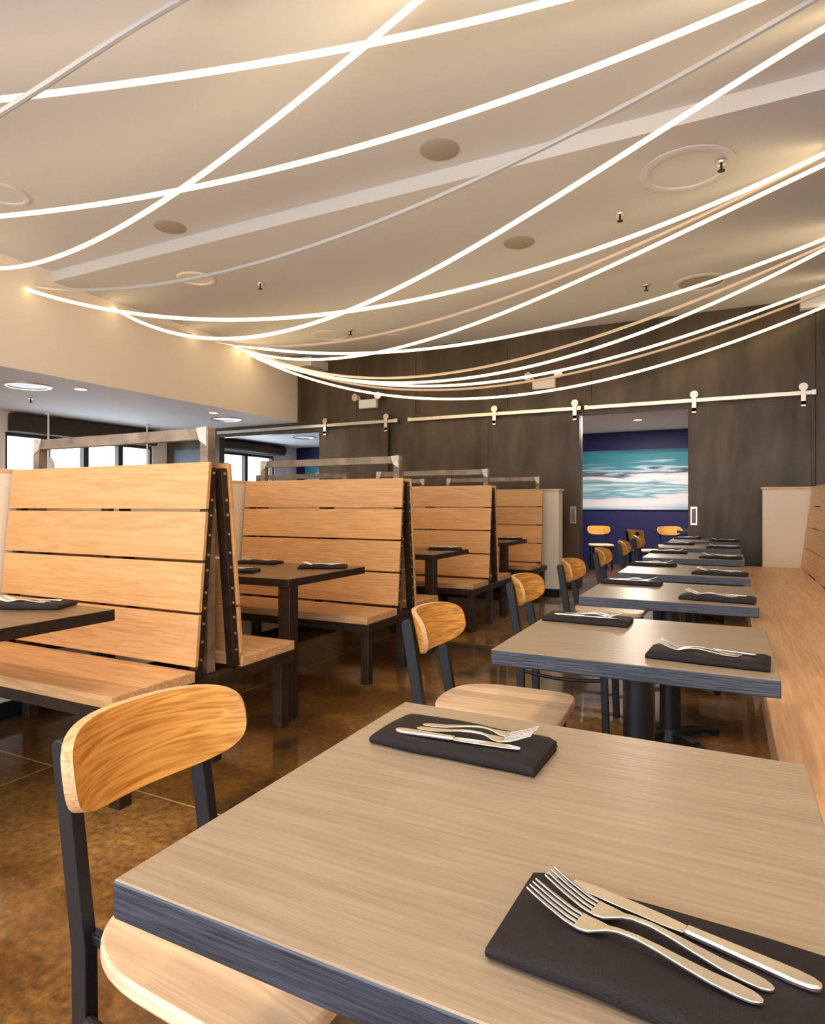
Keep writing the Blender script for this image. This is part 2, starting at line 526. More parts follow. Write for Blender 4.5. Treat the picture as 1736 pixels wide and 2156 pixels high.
# left exterior wall with two window bays
lw = MB()
for y0, y1, z0, z1 in ((REAR, 6.0, 0, 2.68), (6.0, 8.85, 0, 0.9), (6.0, 8.85, 2.36, 2.68), (8.85, W, 0, 2.72), (W, 9.6, 0, 2.72), (9.6, 12.6, 0, 0.6), (9.6, 12.6, 2.42, 2.72), (12.6, BACK, 0, 2.72)):
    lw.box(XL - 0.2, XL, y0, y1, z0, z1, 1 if y0 >= W else 0)
struct('wall_left', lw, [M['cream'], M['lowceil']], 'cream outer wall with window bays at the left')
def window(n, y0, y1, z0, z1, cnt, label):
    fr = MB()
    t = 0.06
    fr.box(XL - 0.14, XL - 0.04, y0, y1, z0, z0 + t).box(XL - 0.14, XL - 0.04, y0, y1, z1 - t, z1)
    for k in range(cnt + 1):
        y = y0 + (y1 - y0) * k / cnt
        a, b = max(y0, y - 0.05), min(y1, y + 0.05)
        fr.box(XL - 0.14, XL - 0.03, a, b, z0 + t, z1 - t)
    o = struct('window_%d' % n, fr, M['darkframe'], label, 'window')
    for k in range(cnt):
        a = y0 + (y1 - y0) * k / cnt + 0.05; b = y0 + (y1 - y0) * (k + 1) / cnt - 0.05
        MB().box(XL - 0.095, XL - 0.085, a, b, z0 + t, z1 - t).build('pane', M['glass'], o)
window(1, 6.0, 8.85, 0.9, 2.36, 4, 'dark framed window with four panes beyond the nearest booth')
window(2, 9.6, 12.6, 0.6, 2.42, 3, 'dark framed window in the room beyond the dark wall')
tag(MB().box(XL + 0.01, XL + 0.16, 6.02, 8.84, 2.36, 2.66).build('roller_blind', M['blind'], bevel=0.03), 'rolled brown blind above the window beside the cream wall', 'blind')
tag(MB().cyl((XL + 0.14, 9.45, 2.56), (XL + 0.14, 12.75, 2.56), 0.12).build('roller_blind', M['blind'], smooth=True), 'thick rolled blind above the window in the room beyond the dark wall', 'blind')
# far room
struct('wall_far', MB().box(XL, XR, BACK, BACK + 0.15, 0, 2.72), M['navy'], 'navy wall of the room beyond the sliding doors')
struct('ceiling_beyond', MB().box(XL, XR, W + 0.14, BACK, 2.70, 2.82), M['lowceil'], 'pale ceiling of the room beyond the sliding doors', 'ceiling')
struct('wall_right', MB().box(XR, XR + 0.15, REAR, BACK, 0, 4.05), M['cream'], 'cream outer wall at the right')
rw = MB()
for x0, x1, z0, z1 in ((XL, -7.0, 0, 4.05), (3.2, XR, 0, 4.05), (-7.0, 3.2, 0, 0.3), (-7.0, 3.2, 2.7, 4.05)):
    rw.box(x0, x1, REAR - 0.15, REAR, z0, z1)
struct('wall_rear', rw, M['cream'], 'cream wall with a wide shop window behind the viewer')
tag(MB().box(-9.9, 1.2, BACK - 0.04, BACK - 0.002, 1.10, 2.32).build('wave_mural', M['mural'], loc=(0, 0, 0)), 'wide abstract painting of teal, navy and white bands on the navy wall', 'painting')
mu = bpy.data.objects['wave_mural']
for v in mu.data.vertices: v.co.z -= 1.10
mu.location = (0, 0, 1.10)
# low dividing walls
def cap_wall(name, x0, x1, y0, y1, h, label, over=0.02):
    o = struct(name, MB().box(x0, x1, y0, y1, 0, h - 0.025), M['ivory'], label, 'half wall')
    MB().box(x0 - over, x1 + over, y0 - over, y1 + over, h - 0.025, h).build('wall_cap', M['benchwood'], o, bevel=0.003)
    MB().box(x0 - 0.008, x1 + 0.008, y0 - 0.008, y1 + 0.008, 0.0, 0.10).build('skirting', M['blackmetal'], o, bevel=0.003)
    return o
cap_wall('wall_spine', -3.73, -3.60, -1.0, 8.14, 1.40, 'low ivory wall along the closed ends of the wooden booths', 0.0)
cap_wall('wall_stub', -3.73, -1.965, 8.16, 8.36, 1.405, 'low ivory wall closing the row of wooden booths')
cap_wall('wall_return', 0.372, 1.7, 8.60, 8.80, 1.41, 'low ivory wall with wood cap at the far end of the long bench')
struct('door_1', MB().box(-9.95, -9.05, W - 0.04, W + 0.0, 0.0, 2.3), M['slabdoor'], 'blue grey slab door in the dark wall beside the window', 'door', bevel=0.004)
# outside
st = MB().box(-40, XL - 0.2, -10, 40, -0.3, -0.15)
struct('ground', st, M['street'], 'pale street outside the windows', 'ground')
bd = thing('office_building', 'pale building across the street seen through the left windows', 'building', (-22, 10, -0.15))
MB().box(-3, 0, -16, 26, 0, 9).build('wall', M['facade'], bd)
for k in range(7):
    for j in range(2):
        MB().box(0.0, 0.05, -14 + k * 5.6, -11 + k * 5.6, 1.2 + j * 3.4, 3.3 + j * 3.4).build('window', M['facadewin'], bd)

# ---------------------------------------------------------------- sliding doors on their rails
ZR = 2.592
def sliding_door(x0, x1, label, handle=None, hang=None):
    t = thing('sliding_door', label, 'door', ((x0 + x1) / 2, W - 0.05, 0.01))
    w = (x1 - x0) / 2
    MB().box(-w, w, -0.025, 0.025, 0, 2.49).build('door_panel', M['doorsteel'], t, bevel=0.003)
    if handle is not None:
        h = handle - (x0 + x1) / 2
        f = MB().box(h - 0.042, h + 0.042, -0.031, -0.024, 0.92, 1.165).build('handle', M['brushed'], t, bevel=0.002)
        MB().box(h - 0.026, h + 0.026, -0.033, -0.030, 0.945, 1.14).build('pull_recess', M['railsteel'], f)
    for hx in hang:
        h = hx - (x0 + x1) / 2
        st_ = MB().box(h - 0.028, h + 0.028, -0.075, -0.067, 2.40, 2.66).box(h - 0.028, h + 0.028, -0.075, -0.025, 2.42, 2.47).build('hanger', M['brushed'], t, bevel=0.003)
        MB().cyl((h, -0.066, 2.645), (h, -0.044, 2.645), 0.050).build('wheel', M['brushed'], st_, smooth=True)
    return t
sliding_door(-6.41, -5.03, 'dark bluish sliding steel door behind the second booth, pushed right of the left opening', None, (-6.26, -5.05))
sliding_door(-3.29, -1.90, 'dark steel sliding door with pull at its right edge, left of the painting opening', -1.99, (-3.17, -1.96))
sliding_door(-0.475, 0.915, 'dark scuffed steel sliding door right of the painting opening', -0.405, (-0.40, 0.83))
def rail(x0, x1, label):
    t = thing('door_rail', label, 'rail', ((x0 + x1) / 2, W, ZR))
    w = (x1 - x0) / 2
    MB().box(-w, w, -0.106, -0.094, -0.038, 0.014).build('flat_bar', M['brushed'], t, bevel=0.002)
    n = max(3, int((x1 - x0) / 0.6))
    for k in range(n):
        x = -w + 0.10 + (2 * w - 0.2) * k / (n - 1)
        MB().cyl((x, -0.094, -0.012), (x, 0.0, -0.012), 0.014, n=12).build('standoff', M['brushed'], t, smooth=True)
    for s in (-1, 1):
        MB().box(s * w - 0.025, s * w + 0.025, -0.12, -0.085, -0.044, 0.022).build('end_stop', M['brushed'], t, bevel=0.004)
rail(-8.72, -4.86, 'pale steel door rail at the left, above the opening behind the booths')
rail(-4.62, -1.90, 'pale steel door rail in the middle of the dark wall')
rail(-1.80, 0.94, 'pale steel door rail at the right, above the painting opening')
def emergency(x, z, label):
    t = thing('emergency_light', label, 'emergency light', (x, W, z))
    MB().box(-0.17, 0.17, -0.09, 0.0, -0.075, 0.075).build('battery_case', M['white'], t, bevel=0.012)
    for s in (-1, 1):
        h = MB().cyl((s * 0.16, -0.045, 0.075), (s * 0.19, -0.05, 0.11), 0.016, n=12).cyl((s * 0.205, -0.03, 0.12), (s * 0.225, -0.13, 0.115), 0.04, 0.062).build('lamp_head', M['white'], t, smooth=True)
        MB().cyl((s * 0.2255, -0.1315, 0.115), (s * 0.2262, -0.135, 0.1149), 0.052).build('lens', M['brushed'], h)
emergency(-5.42, 2.90, 'white twin-headed emergency lamp on the dark wall near the soffit')
emergency(-2.42, 2.98, 'white twin-headed emergency lamp higher on the dark wall behind the lowest rope')

# ---------------------------------------------------------------- dining chairs
def backrest_mesh(mb):
    a, hh, th, Rr = 0.245, 0.086, 0.019, 0.285
    nu, nv = 36, 8
    tilt = R(13)
    def pt(u, v, off):
        ph = u / Rr
        rr = Rr - off
        y = rr * math.sin(ph)
        x = Rr - rr * math.cos(ph)
        z = v
        return (x + -z * math.sin(tilt), y, z * math.cos(tilt))
    for surf in (0,):
        vs = []
        for off in (0.0, th):
            for i in range(nu + 1):
                u = -a * math.cos(math.pi * i / nu)
                h = hh * max(0.0, 1 - (abs(u) / a) ** 3.0) ** (1 / 3.0)
                h = max(h, 0.006)
                lift = 0.014 * (abs(u) / a) ** 2
                for j in range(nv + 1):
                    v = -h + 2 * h * j / nv
                    vs.append(pt(u, v + lift, off))
        S = (nu + 1) * (nv + 1)
        fs, ms = [], []
        g = lambda i, j, s: s * S + i * (nv + 1) + j
        for i in range(nu):
            for j in range(nv):
                fs.append((g(i, j, 0), g(i, j + 1, 0), g(i + 1, j + 1, 0), g(i + 1, j, 0))); ms.append(0)
                fs.append((g(i, j, 1), g(i + 1, j, 1), g(i + 1, j + 1, 1), g(i, j + 1, 1))); ms.append(0)
            for j in (0, nv):
                fs.append((g(i, j, 0), g(i + 1, j, 0), g(i + 1, j, 1), g(i, j, 1))); ms.append(1)
        for i in (0, nu):
            for j in range(nv):
                fs.append((g(i, j, 0), g(i, j + 1, 0), g(i, j + 1, 1), g(i, j, 1))); ms.append(1)
        mb.add(vs, fs, ms)
    return mb

def seat_outline():
    pts = []
    n = 64
    for k in range(n):
        t = 2 * math.pi * k / n
        c, s = math.cos(t), math.sin(t)
        e = 6.5 if c > 0 else 2.8
        r = (abs(c) ** e + abs(s) ** e) ** (-1 / e)
        pts.append((0.005 + 0.245 * r * c, 0.216 * r * s))
    return pts

def make_chair(label, group):
    t = thing('dining_chair', label, 'chair', (0, 0, 0), 0, group)
    MB().prism(seat_outline(), 0.430, 0.458, 0).build('seat', [M['chairseat']], t, bevel=0.006, smooth=True)
    fr = MB()
    for s in (-1, 1):
        fr.bar((-0.262, s * 0.140, 0.419), (0.20, s * 0.140, 0.419), 0.018, 0.020)
    fr.bar((-0.15, -0.135, 0.412), (-0.15, 0.135, 0.412), 0.022, 0.034).bar((0.20, -0.135, 0.412), (0.20, 0.135, 0.412), 0.022, 0.034)
    fr.build('seat_frame', M['blackmetal'], t, bevel=0.003)
    bk = backrest_mesh(MB()).build('backrest', [M['chairply'], M['plyedge']], t, loc=(-0.332, 0.010, 0.710), bevel=0.003, smooth=True)
    for s in (-1, 1):
        y = s * 0.150
        # rear leg: flat bar in the XZ plane, kinked at the seat, rounded top
        path = [(-0.256, 0.0), (-0.262, 0.40), (-0.322, 0.745)]
        w = 0.043
        left, right = [], []
        for i, (x, z) in enumerate(path):
            if i == 0: d = Vector((path[1][0] - x, path[1][1] - z))
            elif i == len(path) - 1: d = Vector((x - path[i - 1][0], z - path[i - 1][1]))
            else: d = Vector((path[i + 1][0] - path[i - 1][0], path[i + 1][1] - path[i - 1][1]))
            d.normalize(); nrm = Vector((-d.y, d.x))
            left.append((x + nrm.x * w / 2, z + nrm.y * w / 2)); right.append((x - nrm.x * w / 2, z - nrm.y * w / 2))
        d = Vector((path[2][0] - path[1][0], path[2][1] - path[1][1])).normalized(); nrm = Vector((-d.y, d.x))
        top = []
        for k in range(1, 8):
            a_ = math.pi * k / 8
            top.append((path[2][0] - nrm.x * w / 2 * math.cos(a_) + d.x * w / 2 * math.sin(a_), path[2][1] - nrm.y * w / 2 * math.cos(a_) + d.y * w / 2 * math.sin(a_)))
        prof = right + top + left[::-1]
        n = len(prof)
        vs = [(x, y - 0.0125, z) for x, z in prof] + [(x, y + 0.0125, z) for x, z in prof]
        # caps split at the kink so the faces stay convex
        fs = [(k, (k + 1) % n, n + (k + 1) % n, n + k) for k in range(n)]
        lower = [0, 1, n - 2, n - 1]
        upper = [1, 2] + list(range(3, 10)) + [n - 3, n - 2]
        for q in (lower, upper):
            fs.append(tuple(q)); fs.append(tuple(n + k for k in reversed(q)))
        MB().add(vs, fs).build('leg', M['blackmetal'], t, bevel=0.003)
    for s in (-1, 1):
        MB().bar((0.20, s * 0.172, 0.0), (0.185, s * 0.165, 0.43), 0.026, 0.036, up=(1, 0, 0)).build('leg', M['blackmetal'], t, bevel=0.003)
    for s in (-1, 1):
        pts = [(-0.235 + 0.425 * k / 8, s * 0.160, 0.285 - 0.018 * math.sin(math.pi * k / 8)) for k in range(9)]
        MB().tube(pts, 0.010, 8).build('stretcher', M['blackmetal'], t, smooth=True)
    return t

# ---------------------------------------------------------------- cutlery and napkins
def make_fork():
    mb = MB()
    Lf = 0.215
    def zz(x):
        P = [(0, 0.021), (0.02, 0.013), (0.045, 0.0045), (0.062, 0.0025), (0.08, 0.007), (0.10, 0.0115), (0.13, 0.009), (0.17, 0.0035), (0.215, 0.0022)]
        for (a, za), (b, zb) in zip(P, P[1:]):
            if x <= b:
                q = (x - a) / (b - a); q = q * q * (3 - 2 * q) if False else q
                return za + (zb - za) * q
        return P[-1][1]
    def strip(stations, th):
        vs, fs = [], []
        for x, y0, y1 in stations:
            z = zz(x)
            vs += [(x, y0, z - th / 2), (x, y1, z - th / 2), (x, y1, z + th / 2), (x, y0, z + th / 2)]
        n = len(stations)
        for i in range(n - 1):
            for k in range(4):
                fs.append((i * 4 + k, i * 4 + (k + 1) % 4, i * 4 + 4 + (k + 1) % 4, i * 4 + 4 + k))
        fs += [(3, 2, 1, 0), (n * 4 - 4, n * 4 - 3, n * 4 - 2, n * 4 - 1)]
        mb.add(vs, fs)
    hw = [(0.052, 0.0125), (0.058, 0.0125), (0.066, 0.0115), (0.074, 0.008), (0.082, 0.0042), (0.092, 0.0032), (0.11, 0.0034), (0.13, 0.0044), (0.15, 0.0058), (0.175, 0.0074), (0.195, 0.0082), (0.206, 0.0072), (0.212, 0.0048), (0.215, 0.0018)]
    strip([(x, -w, w) for x, w in hw], 0.0028)
    for k in range(4):
        c = -0.0105 + 0.007 * k
        st_ = []
        for x in (0.0, 0.003, 0.012, 0.022, 0.032, 0.042, 0.052):
            w = 0.0008 + 0.0010 * min(1, x / 0.02)
            cc = c * (0.93 + 0.07 * x / 0.052)
            st_.append((x, cc - w, cc + w))
        strip(st_, 0.0022)
    return mb

def make_knife():
    bl, hd = MB(), MB()
    def slab(mb, st_, z, th):
        vs, fs = [], []
        for x, y0, y1 in st_:
            vs += [(x, y0, z - th / 2), (x, y1, z - th / 2), (x, y1, z + th / 2), (x, y0, z + th / 2)]
        n = len(st_)
        for i in range(n - 1):
            for k in range(4):
                fs.append((i * 4 + k, i * 4 + (k + 1) % 4, i * 4 + 4 + (k + 1) % 4, i * 4 + 4 + k))
        fs += [(3, 2, 1, 0), (n * 4 - 4, n * 4 - 3, n * 4 - 2, n * 4 - 1)]
        mb.add(vs, fs)
    slab(bl, [(0, -0.002, 0.004), (0.006, -0.007, 0.006), (0.02, -0.009, 0.008), (0.06, -0.009, 0.009), (0.10, -0.008, 0.0085), (0.118, -0.006, 0.007)], 0.0032, 0.0016)
    slab(hd, [(0.118, -0.0062, 0.0062), (0.122, -0.0062, 0.0062), (0.15, -0.0070, 0.0070), (0.19, -0.0085, 0.0085), (0.212, -0.009, 0.009), (0.224, -0.0075, 0.0075), (0.231, -0.0035, 0.0035)], 0.0035, 0.0066)
    return bl, hd

def napkin_mesh(seed):
    rnd = random.Random(seed)
    prof = [(0.066, 0.0), (0.02, 0.0), (-0.03, 0.0), (-0.066, 0.0), (-0.0715, 0.004), (-0.073, 0.010), (-0.071, 0.0165), (-0.064, 0.0205), (-0.03, 0.0205), (0.01, 0.0205), (0.045, 0.020), (0.066, 0.0195),
            (0.069, 0.0165), (0.066, 0.0125), (0.04, 0.0118), (0.04, 0.0104), (0.068, 0.0095), (0.0715, 0.006), (0.069, 0.001)]
    n, ns = len(prof), 22
    ph = rnd.uniform(0, 6)
    vs = []
    for i in range(ns + 1):
        x = -0.155 + 0.31 * i / ns
        e = min(i, ns - i)
        sq = 1 - (0.10 if e == 0 else 0.02 if e == 1 else 0)
        for k, (y, z) in enumerate(prof):
            wob = 0.0022 * math.sin(x * 21 + ph + y * 14) + 0.0012 * math.sin(x * 47 + ph * 2)
            yy = y + (wob if abs(y) > 0.05 else 0)
            dz = 0.0
            if z > 0.015: dz = 0.0013 * math.sin(x * 33 + y * 40 + ph) - (0.003 if e == 0 else 0)
            xx = x
            if e == 0: xx = x * (1 - (0.012 if 0.0 < z < 0.004 or z > 0.018 else 0.0))
            vs.append((xx, yy, z * sq + dz))
    fs = []
    for i in range(ns):
        for k in range(n):
            fs.append((i * n + k, i * n + (k + 1) % n, (i + 1) * n + (k + 1) % n, (i + 1) * n + k))
    top = lambda b, ks: tuple(b + q for q in ks)
    for b in (0, ns * n):
        fs.append(top(b, [14, 6, 7, 8, 9, 10, 11, 12, 13]))
        fs.append(top(b, [14, 15, 5, 6]))
        fs.append(top(b, [15, 16, 17, 18, 0, 1, 2, 3, 4, 5]))
    return MB().add(vs, fs)

fork0 = knife0 = None
napkins = []
SET_N = [0]
def place_setting(x, y, z, rz, where, knife=True, frz=None, forks=2):
    """a folded napkin with cutlery laid on it; local +x is where the handles point"""
    global fork0, knife0
    i = SET_N[0]; SET_N[0] += 1
    nl = 'folded black napkin on ' + where
    if len(napkins) < 3:
        nb = napkin_mesh(i).build('napkin', M['napkin'], None, smooth=True)
        tag(nb, nl, 'napkin', 'folded napkins under the cutlery')
        napkins.append(nb)
    else:
        nb = dup(napkins[i % 3], (0, 0, 0), 0, nl)
    nb.location = (x, y, z + 0.0004)
    nb.rotation_euler = (0, 0, rz if abs(rz) < 1.6 else rz - math.pi)
    fa = rz if frz is None else frz
    c, s = math.cos(fa), math.sin(fa)
    zt = z + 0.0219
    def put(o, lx, ly, da=0.0):
        o.location = (x + c * lx - s * ly, y + s * lx + c * ly, zt)
        o.rotation_euler = (0, 0, fa + da)
    spots = [(-0.133, -0.018, 0.0), (-0.128, 0.014, R(-3))][:forks]
    for k, (lx, ly, da) in enumerate(spots):
        lab = 'fork %s on %s' % (('beside the napkin fold' if k == 0 else 'in the middle') if knife else 'lying', where)
        if fork0 is None:
            fork0 = tag(make_fork().build('fork', M['cutlery'], None, bevel=0.0006, smooth=True), lab, 'fork', 'forks on the napkins')
            o = fork0
        else:
            o = dup(fork0, (0, 0, 0), 0, lab)
        put(o, lx, ly, da)
    if knife:
        lab = 'table knife on ' + where
        if knife0 is None:
            knife0 = thing('table_knife', lab, 'knife', (0, 0, 0), 0, 'knives on the napkins')
            b, h = make_knife()
            b.build('blade', M['cutlery'], knife0, bevel=0.0004)
            h.build('handle', M['cutlery'], knife0, bevel=0.0022, seg=3, smooth=True)
            o = knife0
        else:
            o = dup(knife0, (0, 0, 0), 0, lab)
        put(o, -0.112, 0.040, R(-3))

# ---------------------------------------------------------------- the row of small tables
TX0, TX1 = -0.643, 0.119
TZ = 0.76
fronts = [0.50, 1.81, 3.06, 4.24, 5.56, 6.92, 8.20]
def make_table(label):
    t = thing('pedestal_table', label, 'table', (0, 0, 0), 0, 'small tables along the bench')
    w = (TX1 - TX0) / 2
    MB().box(-w, w, -0.373, 0.373, TZ - 0.046, TZ, 1, 0).build('tabletop', [M['tabletop'], M['tableedge']], t, bevel=0.0035)
    MB().cyl((0, 0, 0.03), (0, 0, TZ - 0.06), 0.050, n=32).build('column', M['blackmetal'], t, smooth=True)
    MB().box(-0.2, 0.2, -0.03, 0.03, TZ - 0.062, TZ - 0.046).box(-0.03, 0.03, -0.2, -0.0301, TZ - 0.062, TZ - 0.046).box(-0.03, 0.03, 0.0301, 0.2, TZ - 0.062, TZ - 0.046).build('top_plate', M['blackmetal'], t)
    hub = MB().lathe([(0.0, 0.075), (0.055, 0.075), (0.065, 0.05), (0.07, 0.02), (0.0, 0.02)], n=24).build('base_hub', M['blackmetal'], t, smooth=True)
    for k in range(4):
        a = R(45 + 90 * k)
        d = Vector((math.cos(a), math.sin(a), 0))
        p = [d * 0.05 + Vector((0, 0, 0.045)), d * 0.18 + Vector((0, 0, 0.038)), d * 0.30 + Vector((0, 0, 0.022))]
        f = MB().bar(p[0], p[1], 0.055, 0.035).bar(p[1], p[2], 0.048, 0.024).build('foot', M['blackmetal'], t, bevel=0.006)
        MB().cyl(d * 0.285, d * 0.285 + Vector((0, 0, 0.02)), 0.02, n=14).build('glide', M['blackmetal'], f)
    return t
tab_words = ['nearest small table, its top filling the foreground', 'second small table from the viewer', 'third small table from the viewer', 'fourth small table from the viewer',
             'fifth small table from the viewer', 'sixth small table from the viewer', 'farthest small table, by the dark sliding door']
chair_words = ['pulled up to the nearest small table', 'at the second small table', 'at the third small table', 'at the fourth small table', 'at the fifth small table', 'at the sixth small table', 'at the farthest small table before the dark wall']
proto = chair0 = None
for i, y in enumerate(fronts):
    lab = 'grey wood table, black pedestal, ' + tab_words[i]
    loc = ((TX0 + TX1) / 2, y + 0.373, 0)
    if proto is None:
        proto = make_table(lab); proto.location = loc
    else:
        dup(proto, loc, 0, lab)
    clab = 'bent plywood chair with black metal legs ' + chair_words[i]
    cy = y + (0.385 if i == 0 else 0.46)
    if i == 1: cy = 2.27
    cl = (-0.768 if i == 0 else -0.762, cy, 0)
    if chair0 is None:
        chair0 = make_chair(clab, 'plywood chairs along the aisle'); chair0.location = cl; chair0.rotation_euler = (0, 0, R(-3))
    else:
        dup(chair0, cl, R([0, 2, 0, -2, 1, 3, 0][i]), clab)
    tw = ['nearest small table', 'second small table', 'third small table', 'fourth small table', 'fifth small table', 'sixth small table', 'farthest small table'][i]
    if i == 0:
        place_setting(-0.050, 0.633, TZ, R(-3), tw + ', bench side', frz=R(-12))
        place_setting(-0.430, 1.060, TZ, R(178), tw + ', chair side', frz=R(187))
    else:
        j = random.uniform(-3, 3)
        place_setting(-0.045 + random.uniform(-0.01, 0.01), y + 0.15, TZ, R(j - 3), tw + ', bench side', frz=R(j - 7), forks=2)
        place_setting(-0.475 + random.uniform(-0.01, 0.01), y + 0.60, TZ, R(180 + j), tw + ', chair side', frz=R(184 + j), forks=2)

# ---------------------------------------------------------------- long bench along the right
bn = thing('banquette_bench', 'long pale wood bench with leaning board back along the row of small tables', 'bench', (0.13, 0, 0))
MB().box(0.0, 0.63, -1.6, 8.585, 0.405, 0.46).build('seat', M['benchwood'], bn, bevel=0.004)
MB().box(0.05, 0.09, -1.6, 8.585, 0.0, 0.405).build('front_panel', M['benchwood'], bn)
bb = MB()
def lean(z): return 0.625 + (z - 0.47) * 0.115 / 0.95
for k in range(4):
    z0, z1 = 0.475 + k * 0.2365, 0.475 + (k + 1) * 0.2365 - 0.011
    bb.hexa([(lean(z0), -1.6, z0), (lean(z0) + 0.022, -1.6, z0), (lean(z0) + 0.022, 8.58, z0), (lean(z0), 8.58, z0)],
            [(lean(z1), -1.6, z1), (lean(z1) + 0.022, -1.6, z1), (lean(z1) + 0.022, 8.58, z1), (lean(z1), 8.58, z1)])
bb.build('backrest', M['benchback'], bn, bevel=0.003)
fr = MB()
for k in range(9):
    y = -1.4 + k * 1.22
    fr.hexa([(lean(0.0) + 0.09, y, 0.0), (lean(0.0) + 0.16, y, 0.0), (lean(0.0) + 0.16, y + 0.05, 0.0), (lean(0.0) + 0.09, y + 0.05, 0.0)],
            [(lean(1.40) + 0.023, y, 1.40), (lean(1.40) + 0.07, y, 1.40), (lean(1.40) + 0.07, y + 0.05, 1.40), (lean(1.40) + 0.023, y + 0.05, 1.40)])
fr.build('back_frame', M['rawsteel'], bn)

# ---------------------------------------------------------------- wooden booths
HB = 0.735
BZ = [0.476, 0.709, 0.941, 1.173, 1.400]
def booth_back(parent, side):
    def yy(z): return -0.157 + (z - 0.476) * (0.085 / 0.924)
    mb = MB()
    for k in range(4):
        z0, z1 = BZ[k] + (0.006 if k else 0), BZ[k + 1] - 0.006
        lo = [(-HB, yy(z0), z0), (HB - 0.0, yy(z0), z0), (HB, yy(z0) + 0.020, z0), (-HB, yy(z0) + 0.020, z0)]
        hi = [(-HB, yy(z1), z1), (HB - 0.0, yy(z1), z1), (HB, yy(z1) + 0.020, z1), (-HB, yy(z1) + 0.020, z1)]
        if side > 0:
            lo = [(x, -y, z) for x, y, z in lo]; hi = [(x, -y, z) for x, y, z in hi]
        mb.hexa(lo, hi)
    o = mb.build('backrest', M['boothwood'], parent, bevel=0.003)
    return o
bolt_mesh = None
def angle_bar(parent, side, bolts=True):
    global bolt_mesh
    def yy(z): return (-0.137 + (z - 0.44) * (0.085 / 0.924))
    obs = []
    for x, wd in ((HB - 0.06, 0.05), (-HB + 0.03, 0.05), (0.0, 0.05)):
        lo = [(x, yy(0.42), 0.42), (x + wd, yy(0.42), 0.42), (x + wd, yy(0.42) + 0.036, 0.42), (x, yy(0.42) + 0.036, 0.42)]
        hi = [(x, yy(1.37), 1.37), (x + wd, yy(1.37), 1.37), (x + wd, yy(1.37) + 0.036, 1.37), (x, yy(1.37) + 0.036, 1.37)]
        if side > 0:
            lo = [(a, -b, c) for a, b, c in lo]; hi = [(a, -b, c) for a, b, c in hi]
        obs.append(MB().hexa(lo, hi).build('angle_bar', M['rawsteel'], parent, bevel=0.002))
    ob = obs[0]
    for z in (0.50, 0.58, 0.66, 0.73, 0.80, 0.90, 0.97, 1.06, 1.15, 1.22, 1.345):
        y = (yy(z) + 0.018) * (1 if side < 0 else -1)
        if bolt_mesh is None:
            b = MB().cyl((0, 0, 0), (0.006, 0, 0), 0.006, n=10).build('bolt', M['bolt'], ob)
            bolt_mesh = b.data
        else:
            b = bpy.data.objects.new('bolt', bolt_mesh)
            COL.objects.link(b); b.parent = ob
        b.location = (HB - 0.01, y, z)
    return ob
def booth(x, y, label, rz=0.0, both=True):
    t = thing('booth_bench', label, 'booth', (x, y, 0), rz, 'wooden dining booths')
    sides = (-1, 1) if both else (-1,)
    fr = MB()
    ys = 0.56 if both else 0.14
    for s in (-1, 1):
        xx = s * (HB - 0.03)
        fr.box(xx - 0.03, xx + 0.03, -0.56, ys, 0.352, 0.409)
    fr.box(-HB + 0.061, HB - 0.061, -0.56, -0.50, 0.352, 0.409)
    if both: fr.box(-HB + 0.061, HB - 0.061, 0.50, 0.56, 0.352, 0.409)
    fr.box(-HB + 0.061, HB - 0.061, -0.12, -0.06, 0.352, 0.409)
    fr.build('base_frame', M['rawsteel'], t, bevel=0.003)
    for sx in (-1, 1):
        for yy in ((-0.50, 0.0, 0.50) if both else (-0.50, 0.06)):
            MB().box(sx * (HB - 0.05) - 0.03, sx * (HB - 0.05) + 0.03, yy - 0.03, yy + 0.03, 0, 0.352).build('leg', M['rawsteel'], t, bevel=0.003)
    for s in sides:
        a, b = (-0.576, -0.150) if s < 0 else (0.150, 0.565)
        MB().box(-HB, HB - 0.004, a, b, 0.409, 0.458).build('seat', M['seatwood'], t, bevel=0.004)
        booth_back(t, s)
        angle_bar(t, s)
    # steel frame standing above the back
    pf = MB().box(-0.03, 0.03, -0.0, 0.0, 0, 0)
    root = MB().box(HB - 0.105, HB - 0.055, -0.025, 0.025, 0.41, 1.56).build('privacy_frame', M['railsteel'], t, bevel=0.003)
    MB().box(-HB + 0.11, -HB + 0.16, -0.025, 0.025, 0.41, 1.56).build('post', M['railsteel'], root, bevel=0.003)
    MB().box(-HB + 0.161, HB - 0.106, -0.02, 0.02, 1.505, 1.56).build('top_rail', M['railsteel'], root, bevel=0.003)
    for xx, sg in ((HB - 0.105, 1), (-HB + 0.165, -1)):
        br = MB()
        br.add([(xx + sg * 0.045, -0.030, 1.565), (xx - sg * 0.02, -0.030, 1.56), (xx + sg * 0.0, -0.030, 1.50), (xx + sg * 0.045, -0.030, 1.475),
                (xx + sg * 0.045, -0.021, 1.565), (xx - sg * 0.02, -0.021, 1.56), (xx + sg * 0.0, -0.021, 1.50), (xx + sg * 0.045, -0.021, 1.475)],
               [(0, 1, 2, 3), (7, 6, 5, 4), (0, 4, 5, 1), (1, 5, 6, 2), (2, 6, 7, 3), (3, 7, 4, 0)])
        br.build('corner_bracket', M['bracket'], root)
    return t
BX = -2.845
BY = [2.216, 4.125, 6.045, 7.985]
for i, y in enumerate(BY):
    both = i < 3
    booth(BX, y, 'pale wood booth with %s, %s' % ('two seats' if both else 'one seat against an ivory half wall', ['nearest in the aisle row, at the left', 'second in the aisle row', 'third in the aisle row', 'last in the aisle row'][i]), 0, both)
